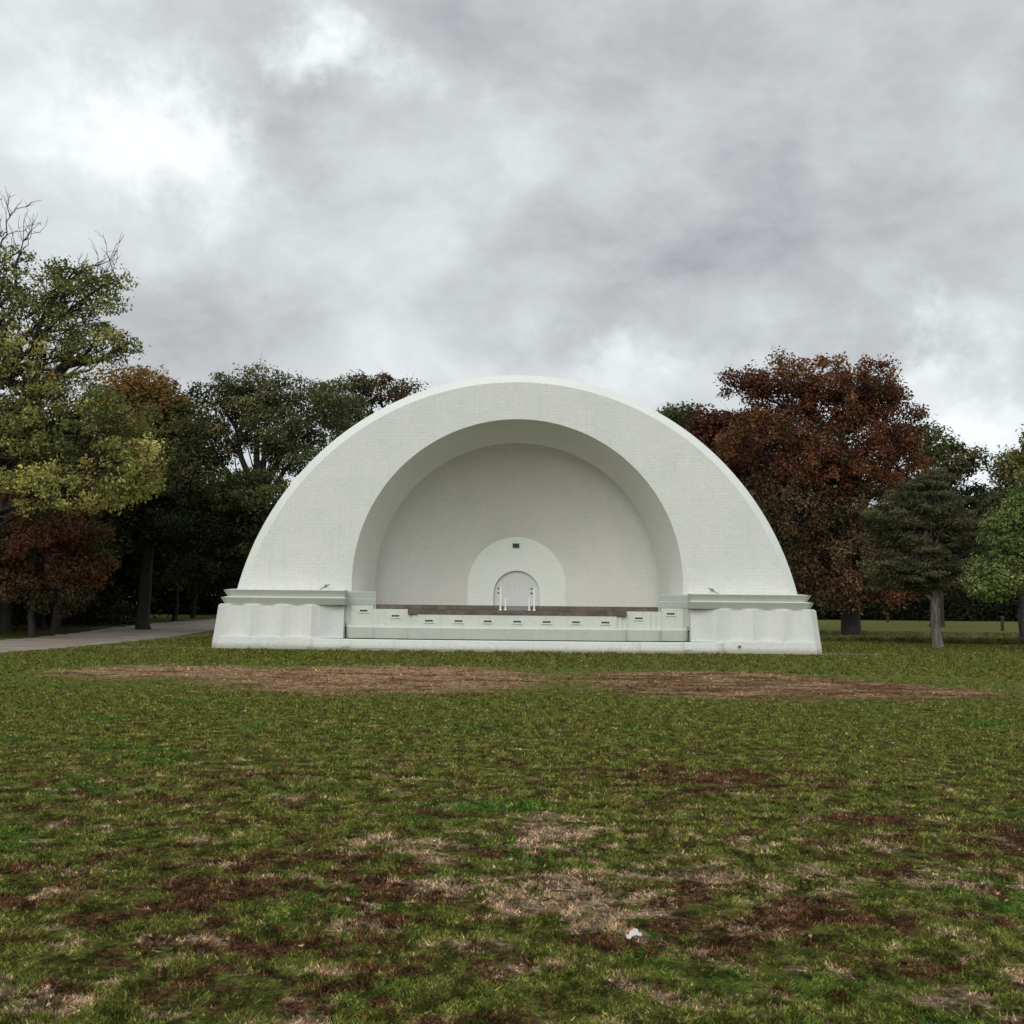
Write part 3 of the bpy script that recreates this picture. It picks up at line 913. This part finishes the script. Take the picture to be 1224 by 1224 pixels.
def tree(name, label, cat, base, trunk_r, fork_z, lobes, clump_r, per, size, pal, seed, bark='bark', spacing=.9,
         lean=(0, 0), spread=(1, 1, .7), flat=.4, elong=1.0, shell_b=.45, group=None, twigs=2, bare=None, top_z=None, lowbranch=True):
    """lobes: (x, y, z, rx, ry, rz, clumps, palette shift) in world metres"""
    rng = np.random.default_rng(seed)
    root = empty(name, base)
    tag(root, label, cat, group)
    bx_, by_, bz_ = base
    wd = Wood()
    fork = np.array([lean[0], lean[1], fork_z])
    L = [(np.array([l[0] - bx_, l[1] - by_, l[2] - bz_]), np.array(l[3:6]), l[6], (l[7] if len(l) > 7 else pal)) for l in lobes]
    tz_ = top_z or (max(c_[2] for c_, _, _, _ in L) * .9)
    topc = np.mean([c_ for c_, _, _, _ in L], axis=0)
    trunk_top = np.array([topc[0] * .6 + lean[0], topc[1] * .6, tz_])
    p1 = bend(rng, (0, 0, -0.15), fork, 6, .02)
    rad1 = trunk_r * np.array([1.45, 1.08, 1.0, .95, .9, .88])
    p1[1] = p1[0] + (p1[1] - p1[0]) * .45
    p2 = bend(rng, fork, trunk_top, 7, .04)
    rad2 = trunk_r * np.linspace(.86, .12, 7)
    wd.tube(np.vstack([p1, p2[1:]]), np.concatenate([rad1, rad2[1:]]), 10)
    spine = p2
    VV = []; FF_ = []; TT = []; nv = 0
    for c_, rr, ncl, pl in L:
        # limb
        zt = np.clip(c_[2] * .62, fork_z * .85, tz_ * .8)
        k = np.argmin(abs(spine[:, 2] - zt)); st = spine[k]
        lr = trunk_r * (.42 if k < 3 else .28)
        limb = bend(rng, st, c_, 7, .055, .06)
        wd.tube(limb, np.linspace(lr, lr * .3, 7), 7)
        # clump centres, kept apart
        pts = []
        tries = 0
        while len(pts) < ncl and tries < ncl * 30:
            tries += 1
            d = rng.normal(0, 1, 3); d /= np.linalg.norm(d)
            q = c_ + d * rr * (rng.random() ** .42)
            if q[2] < .6: continue
            if all(np.linalg.norm(q - o_) > clump_r * spacing for o_ in pts): pts.append(q)
        pts = np.array(pts)
        radii = clump_r * (.65 + .6 * rng.random(len(pts)))
        cn = np.maximum(8, (per * (radii / clump_r) ** 2 * (.7 + .5 * rng.random(len(pts))))).astype(int)
        V, F, T = leaves_at(rng, pts, radii, cn, size, pl, spread, flat, elong, shell_b)
        VV.append(V); FF_.append(F + nv); TT.append(T); nv += len(V)
        for q, cr in zip(pts, radii):
            kk = rng.integers(2, 7); st2 = limb[kk]
            br = bend(rng, st2, q, 5, .09, .05)
            wd.tube(br, np.linspace(lr * .28, .018, 5), 4)
            for _ in range(twigs):
                d = rng.normal(0, 1, 3); d[2] += .4; d /= np.linalg.norm(d)
                e = q + d * cr * (.9 + .3 * rng.random())
                wd.tube(bend(rng, br[3], e, 4, .08), np.linspace(.022, .008, 4), 3)
    for (a_, b_, rad_, ntw) in (bare or []):
        a_ = np.asarray(a_, float) - np.array(base); b_ = np.asarray(b_, float) - np.array(base)
        mainp = bend(rng, a_, b_, 8, .04, .05)
        wd.tube(mainp, np.linspace(rad_, .015, 8), 6)
        Lb = np.linalg.norm(b_ - a_)
        for _ in range(ntw):
            kk = rng.integers(2, 8)
            d = (b_ - a_) / Lb + rng.normal(0, .55, 3) + np.array([0, 0, .5]); d /= np.linalg.norm(d)
            e = mainp[kk] + d * Lb * (.15 + .25 * rng.random())
            tw = bend(rng, mainp[kk], e, 5, .07)
            wd.tube(tw, np.linspace(max(.016, rad_ * .3), .009, 5), 4)
            for __ in range(3):
                d2 = d + rng.normal(0, .5, 3); d2 /= np.linalg.norm(d2)
                j = rng.integers(1, 5)
                wd.tube(bend(rng, tw[j], tw[j] + d2 * Lb * .12, 4, .08), np.linspace(.012, .006, 4), 3)
    wd.build('trunk', M[bark], root)
    if VV:
        np_mesh('crown', np.concatenate(VV), np.concatenate(FF_), M['leaf'], root, tint=np.concatenate(TT))
    return root

def lobe(px, py, wpx, hpx, Y, ncl, pal=None, depth=None):
    p = at(px, py, Y)
    s_ = p.y / FPX
    r_ = (wpx * s_, (depth if depth else max(wpx, hpx) * s_ * .8), hpx * s_)
    t = (p.x, p.y, p.z, *r_, ncl)
    return t + ((pal,) if pal else ())

def gbase(px, Y):
    return (at(px, 740, Y).x, Y, tz(Y))

YEL = [(0.300, 0.300, 0.085), (0.380, 0.350, 0.110), (0.210, 0.230, 0.065), (0.150, 0.170, 0.050), (0.32, 0.25, 0.085)]
YOL = [(0.200, 0.210, 0.065), (0.140, 0.160, 0.052), (0.260, 0.240, 0.080), (0.110, 0.125, 0.042)]
OLV = [(0.120, 0.135, 0.040), (0.080, 0.095, 0.030), (0.160, 0.140, 0.045), (0.065, 0.080, 0.026)]
OAK = [(0.055, 0.068, 0.026), (0.090, 0.102, 0.038), (0.120, 0.128, 0.050), (0.045, 0.055, 0.022), (0.115, 0.098, 0.042)]
OAKR = [(0.075, 0.072, 0.032), (0.110, 0.055, 0.036), (0.060, 0.050, 0.028), (0.125, 0.070, 0.045)]
DRK = [(0.022, 0.030, 0.013), (0.032, 0.040, 0.016), (0.016, 0.020, 0.010)]  # shade of deep wood and lower crowns put into the leaf colour
ORG = [(0.290, 0.130, 0.040), (0.170, 0.115, 0.036), (0.130, 0.120, 0.036), (0.190, 0.065, 0.030)]
RED = [(0.145, 0.052, 0.030), (0.105, 0.042, 0.026), (0.195, 0.080, 0.036), (0.090, 0.046, 0.024), (0.140, 0.078, 0.032)]
REDD = [(0.085, 0.030, 0.024), (0.115, 0.038, 0.026), (0.060, 0.032, 0.022)]
BRN = [(0.120, 0.078, 0.042), (0.090, 0.074, 0.036), (0.160, 0.088, 0.042), (0.066, 0.052, 0.028)]
JUN = [(0.068, 0.072, 0.034), (0.100, 0.100, 0.046), (0.045, 0.050, 0.025), (0.115, 0.100, 0.050)]
GRN = [(0.125, 0.175, 0.052), (0.175, 0.215, 0.072), (0.090, 0.125, 0.040), (0.200, 0.210, 0.078)]
RUS = [(0.115, 0.045, 0.026), (0.155, 0.062, 0.032), (0.080, 0.048, 0.024), (0.060, 0.048, 0.022)]

# left: big yellow-green oak, trunk just outside the frame
tb = gbase(-70, 49.0)
yo = tree('oak_tree', 'tall yellow-green oak reaching in from the left edge with bare twigs at its top', 'tree', tb, .50, 4.2,
     [lobe(-40, 400, 80, 90, 49, 34, YEL), lobe(75, 365, 66, 42, 48.5, 34, YOL), lobe(20, 440, 90, 50, 48, 40, YEL),
      lobe(110, 415, 45, 26, 48.5, 16, YOL), lobe(95, 500, 85, 42, 47.5, 44, YOL), lobe(20, 540, 80, 50, 47, 34, YOL),
      lobe(150, 560, 48, 36, 47.0, 34, YEL), lobe(75, 585, 75, 28, 46.5, 30, YEL), lobe(5, 330, 26, 26, 49, 10, YOL), lobe(128, 338, 20, 12, 48.5, 6, YOL), lobe(90, 322, 26, 12, 48.5, 7, YOL), lobe(25, 300, 16, 12, 49, 3, YOL), lobe(150, 412, 18, 10, 48.5, 5, YOL),
      lobe(-60, 300, 60, 60, 50, 16, YOL), lobe(-120, 450, 90, 120, 50, 40, YOL)],
       .62, 170, .078, YEL, 3, spacing=1.2, shell_b=.3, bare=[
         (at(-40, 380, 49), at(38, 275, 49), .07, 10), (at(-20, 330, 49), at(18, 250, 49), .05, 9),
         (at(30, 380, 48.5), at(135, 325, 48.5), .07, 10), (at(-40, 560, 47), at(90, 590, 46.6), .12, 8), (at(-60, 470, 48), at(60, 500, 47.3), .13, 8),
         (at(-50, 460, 48), at(45, 430, 48), .14, 6), (at(40, 440, 48), at(125, 470, 47.4), .08, 6), (at(60, 350, 48.5), at(130, 312, 48.5), .05, 8)], twigs=3, top_z=14)
# rusty understory tree
tree('young_tree', 'low rusty red young tree below the yellow-green oak at the far left', 'tree', gbase(38, 56.0), .16, 1.8,
     [lobe(45, 640, 80, 48, 56, 50, RUS), lobe(95, 660, 40, 36, 55.5, 22, RUS), lobe(-10, 690, 60, 30, 56, 22, RUS), lobe(40, 700, 60, 22, 56, 18, BRN)],
     .75, 300, .085, RUS, 9)
# orange topped tree
tree('maple_tree', 'orange and olive tinged tree standing between the yellow oak and the dark green oak', 'tree', gbase(172, 72), .38, 6.0,
     [lobe(175, 478, 52, 34, 72, 30, ORG), lobe(130, 510, 50, 45, 72, 30, ORG), lobe(205, 520, 40, 40, 72, 24, OLV), lobe(165, 570, 60, 45, 72, 30, OLV),
      lobe(190, 620, 60, 40, 72, 26, DRK), lobe(120, 610, 60, 50, 73, 26, DRK)],
     1.15, 360, .12, ORG, 14)
# big dark oak left of the shell
tree('oak_tree', 'broad dark green oak with open limbs rising behind the left side of the bandshell', 'tree', gbase(305, 70), .55, 6.0,
     [lobe(262, 480, 34, 34, 70, 15, OAK), lobe(320, 472, 50, 26, 70, 22, OAK), lobe(240, 530, 42, 30, 70, 24, OAK), lobe(330, 515, 52, 24, 69, 26, OAK),
      lobe(385, 490, 36, 30, 70, 16, OAK), lobe(350, 545, 30, 18, 69, 9, OAK), lobe(300, 590, 60, 26, 68, 22, OAK), lobe(250, 620, 55, 36, 69, 24, DRK),
      lobe(225, 575, 38, 30, 69, 14, OAK), lobe(330, 630, 46, 34, 69, 18, OAK), lobe(270, 680, 56, 30, 70, 22, DRK)],
     1.0, 430, .092, OAK, 21, spacing=1.12, spread=(1.1, 1.1, .55), twigs=3)
tree('oak_tree', 'smaller reddish-tipped oak touching the upper left curve of the bandshell', 'tree', gbase(440, 78), .42, 8.0,
     [lobe(415, 472, 34, 26, 78, 14, OAK), lobe(455, 462, 28, 20, 78, 11, OAKR), lobe(480, 472, 14, 18, 78, 5, OAKR), lobe(430, 510, 45, 26, 78, 14, OAK), lobe(400, 530, 40, 30, 78, 12, OAK)],
     .95, 320, .10, OAK, 27, spacing=1.2, spread=(1.1, 1.1, .55), twigs=3)

# right: big red-brown tree
tree('maple_tree', 'large red-brown autumn tree with a dark forked trunk right of the bandshell', 'tree', gbase(1017, 76), .62, 3.6,
     [lobe(1010, 468, 62, 46, 76, 50, RED), lobe(940, 470, 50, 42, 76, 34, RED), lobe(890, 462, 26, 26, 76, 7, REDD), lobe(1060, 500, 42, 50, 76, 32, RED),
      lobe(920, 530, 66, 46, 75, 44, RED), lobe(1000, 550, 74, 50, 74.5, 66, RED), lobe(1075, 560, 36, 40, 76, 20, RED), lobe(940, 610, 66, 50, 75, 62, BRN),
      lobe(1030, 630, 60, 50, 74.5, 56, BRN), lobe(970, 670, 60, 34, 75, 34, BRN), lobe(1060, 690, 46, 30, 74, 18, RED), lobe(1000, 700, 40, 20, 74, 14, BRN)],
     .84, 265, .112, RED, 33, spacing=.98, twigs=3, spread=(1, 1, .95), shell_b=.25)
tree('maple_tree', 'dark maroon tree just above the right curve of the bandshell', 'tree', gbase(880, 84), .45, 5.0,
     [lobe(868, 530, 44, 34, 84, 34, REDD), lobe(900, 590, 44, 50, 84, 30, REDD), lobe(930, 660, 30, 50, 84, 22, REDD)],
     1.2, 380, .15, REDD, 35)
tree('oak_tree', 'dark green treetop peeking over the right shoulder of the bandshell', 'tree', gbase(826, 92), .4, 8.0,
     [lobe(826, 510, 32, 24, 92, 20, OAK), lobe(800, 502, 12, 12, 92, 4, OAK), lobe(840, 550, 40, 30, 92, 18, OAK)],
     1.2, 320, .14, OAK, 37)
tree('oak_tree', 'dark green oak spreading behind the red-brown tree under the bright gap in the clouds', 'tree', gbase(1120, 98), .5, 7.0,
     [lobe(1100, 530, 26, 24, 98, 10, OAK), lobe(1140, 548, 34, 18, 98, 12, OAK), lobe(1120, 590, 50, 30, 98, 16, DRK), lobe(1175, 610, 26, 34, 99, 12, DRK), lobe(1100, 640, 60, 40, 98, 22, DRK), lobe(1180, 650, 40, 30, 98, 14, DRK)],
     1.25, 330, .15, OAK, 41, spacing=1.0, twigs=3)
tree('juniper_tree', 'grey-green juniper with a pale leaning trunk standing alone on the right lawn', 'tree', (at(1121, 740, 54).x, 54.0, 0.0), .235, 2.1,
     [lobe(1105, 600, 36, 30, 54, 44, JUN), lobe(1070, 630, 34, 30, 54, 36, JUN), lobe(1135, 625, 34, 34, 54, 40, JUN), lobe(1085, 670, 46, 26, 54, 48, JUN),
      lobe(1140, 670, 34, 30, 54, 36, JUN), lobe(1110, 690, 56, 20, 54, 44, JUN), lobe(1118, 576, 20, 16, 54, 12, JUN), lobe(1055, 690, 22, 14, 54, 10, JUN)],
     .48, 300, .050, JUN, 51, bark='bark_light', spacing=.95, spread=(1.3, 1.3, .45), flat=.2, elong=1.5, shell_b=.3, lean=(-.12, 0), twigs=2)
tree('broadleaf_tree', 'bright green leafy tree cut off by the right edge of the lawn view', 'tree', gbase(1252, 50), .24, 2.0,
     [lobe(1215, 640, 40, 36, 50, 44, GRN), lobe(1190, 690, 34, 24, 49.5, 30, GRN), lobe(1240, 600, 34, 40, 50, 34, GRN), lobe(1240, 680, 50, 40, 50, 40, GRN), lobe(1280, 640, 50, 60, 50, 40, GRN)],
     .55, 260, .075, GRN, 55)
tree('broadleaf_tree', 'tall dull green tree behind the bright green tree at the right edge', 'tree', gbase(1225, 70), .34, 4.0,
     [lobe(1215, 570, 26, 26, 70, 18, OLV), lobe(1240, 545, 24, 30, 70, 16, OLV), lobe(1200, 610, 26, 26, 70, 14, OAK), lobe(1235, 640, 50, 60, 70, 40, OAK)],
     .95, 280, .11, OLV, 57)

# the tree line: one prototype each of two shapes, copied
def wood_proto(seed, pal, label):
    return tree('woodland_tree', label, 'tree', (0, 0, 0), .26, 4.5,
        [(0, 0, 8, 3.6, 3.6, 4.0, 26, pal), (1.8, .5, 5.2, 2.8, 2.8, 1.8, 12, pal), (-2.0, -.4, 5.6, 2.8, 2.8, 1.8, 12, pal), (0, -1.0, 11, 2.4, 2.4, 2.0, 10, pal)],
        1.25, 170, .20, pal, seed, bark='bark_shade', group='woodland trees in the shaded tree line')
LBL = 'slim dark tree in the shaded woodland left of the road and bandshell'
LBR = 'small dark tree in the distant tree line beyond the right lawn'
protos = [wood_proto(61, DRK, LBL), wood_proto(62, OAK, LBL), wood_proto(63, BRN, LBL)]
def copy_tree(src, loc, rz, sc, label):
    r_ = src.copy(); COL.objects.link(r_)
    r_.location = loc; r_.rotation_euler = (0, 0, rz); r_.scale = (sc, sc, sc); r_['label'] = label
    for ch in src.children:
        c_ = ch.copy(); COL.objects.link(c_); c_.parent = r_
    return r_
spots = []
rs = random.Random(5)
for px in (118, 172): spots.append((px, 84, .95, LBL, 0))
for px, Y in ((-90, 62), (-40, 70), (5, 66), (50, 74), (88, 88), (20, 92), (140, 96), (205, 92), (235, 100), (-60, 84), (62, 64), (268, 104), (-20, 104), (100, 110), (180, 112), (240, 118)):
    spots.append((px + rs.uniform(-6, 6), Y, rs.uniform(.8, 1.1), LBL, rs.randrange(0, 2)))
for k, px in enumerate((975, 1005, 1040, 1072, 1100, 1135, 1158, 1190, 1214, 1245, 1280, 990, 1055, 1120, 1175, 1230)):
    spots.append((px + rs.uniform(-8, 8), 128 + (k // 11) * 14 + rs.uniform(-4, 4), rs.uniform(.8, 1.05), LBR, rs.choice((0, 1, 0, 2))))
used = set()
for (px, Y, sc, lb_, k) in spots:
    b_ = gbase(px, Y)
    loc = (b_[0], Y, tz(Y) - .05)
    if k not in used:
        used.add(k); o = protos[k]
        o.location = loc; o.rotation_euler = (0, 0, rs.uniform(0, 6)); o.scale = (sc,) * 3; o['label'] = lb_
    else:
        o = copy_tree(protos[k], loc, rs.uniform(0, 6), sc, lb_)
    o['group'] = 'woodland trees left of the road' if lb_ is LBL else 'trees in the distant tree line'

# undergrowth that closes the woods, its shade painted into near-black leaves
def thicket(name, label, x0, x1, y0, y1, h0, h1, ncl, pal, seed, per=150, size=.24):
    rng = np.random.default_rng(seed)
    x = x0 + (x1 - x0) * rng.random(ncl); y = y0 + (y1 - y0) * rng.random(ncl)
    hh = h0 + (h1 - h0) * rng.random(ncl)
    z = terrain(x, y) + hh
    V, F, T = leaves_at(rng, np.stack([x, y, z], -1), 1.5 * (.6 + .7 * rng.random(ncl)), np.full(ncl, per), size, pal, (1.2, 1, .9), .3)
    tag(np_mesh(name, V, F, M['leaf'], tint=T), label, 'undergrowth', kind='stuff')
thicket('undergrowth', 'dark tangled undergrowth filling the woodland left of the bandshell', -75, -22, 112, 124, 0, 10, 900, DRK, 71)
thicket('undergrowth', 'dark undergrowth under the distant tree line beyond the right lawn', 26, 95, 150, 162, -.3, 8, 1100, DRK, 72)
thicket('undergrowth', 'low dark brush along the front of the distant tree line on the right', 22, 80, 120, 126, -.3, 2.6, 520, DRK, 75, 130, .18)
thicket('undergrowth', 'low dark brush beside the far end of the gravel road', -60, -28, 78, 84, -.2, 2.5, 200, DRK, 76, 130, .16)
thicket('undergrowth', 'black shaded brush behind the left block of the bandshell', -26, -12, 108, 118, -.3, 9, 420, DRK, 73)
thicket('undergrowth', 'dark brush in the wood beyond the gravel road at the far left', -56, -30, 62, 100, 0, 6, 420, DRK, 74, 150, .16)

# ------------------------------------------------------------------ small things on the lawn
def park_post(px, Y, h, w, label):
    b_ = gbase(px, Y)
    root = empty('park_post', b_)
    tag(root, label, 'post', 'dark posts on the right lawn')
    m_ = MB(); m_.loft([([(-w, -w), (w, -w), (w, w), (-w, w)], -.1), ([(-w * .9, -w * .9), (w * .9, -w * .9), (w * .9, w * .9), (-w * .9, w * .9)], h * .82)])
    m_.build('post_shaft', M['postwood'], root, .01)
    m_ = MB(); k = w * 1.35
    m_.loft([([(-k, -k), (k, -k), (k, k), (-k, k)], h * .82), ([(-k, -k), (k, -k), (k, k), (-k, k)], h * .93), ([(-k * .4, -k * .4), (k * .4, -k * .4), (k * .4, k * .4), (-k * .4, k * .4)], h)])
    m_.build('post_cap', M['postwood'], root, .01)
park_post(1198, 88, 1.15, .10, 'short dark post standing on the lawn near the right edge')
park_post(1061, 112, .9, .12, 'tiny dark post on the far lawn between the red-brown tree and the juniper')

# crumpled white paper on the grass
pc = at(757, 1117, 5.9)
pl = EYE + ray(757, 1117) * ((EYE.z - 0.03) / -ray(757, 1117).z)
rng = np.random.default_rng(4)
m = MB()
nxp, nyp = 9, 6
top = []; bot = []
for j in range(nyp):
    for i in range(nxp):
        u = i / (nxp - 1) - .5; v_ = j / (nyp - 1) - .5
        wv = .62 + .75 * abs(u)
        x = u * .070; y = v_ * .040 * wv * 1.3
        z = .024 + .007 * math.sin(u * 7 + 1) + .006 * math.cos(v_ * 9 + u * 5) + rng.normal(0, .0025)
        ca, sa = math.cos(.35), math.sin(.35)
        top.append((pl.x + x * ca - y * sa, pl.y + x * sa + y * ca, z + .012 + v_ * .012 + u * .02))
m.v = top + [(x, y, z - .0025) for x, y, z in top]
NP = nxp * nyp
for j in range(nyp - 1):
    for i in range(nxp - 1):
        q = j * nxp + i
        m.f.append((q, q + 1, q + nxp + 1, q + nxp)); m.f.append((NP + q, NP + q + nxp, NP + q + nxp + 1, NP + q + 1))
for i in range(nxp - 1):
    m.f.append((i, NP + i, NP + i + 1, i + 1)); q = (nyp - 1) * nxp + i; m.f.append((q, q + 1, NP + q + 1, NP + q))
for j in range(nyp - 1):
    q = j * nxp; m.f.append((q, q + nxp, NP + q + nxp, NP + q)); q = j * nxp + nxp - 1; m.f.append((q, NP + q, NP + q + nxp, q + nxp))
tag(m.build('paper_scrap', M['paper'], None, 0, False), 'small crumpled white paper scrap lying on the foreground grass', 'litter')

# ------------------------------------------------------------------ render settings
scene.render.engine = 'CYCLES'
scene.render.resolution_x = 1024
scene.render.resolution_y = 1024
scene.view_settings.view_transform = 'Standard'
scene.view_settings.look = 'None'
scene.view_settings.exposure = 0.0
scene.view_settings.gamma = 1.0
scene.view_settings.use_curve_mapping = False
scene.cycles.max_bounces = 4
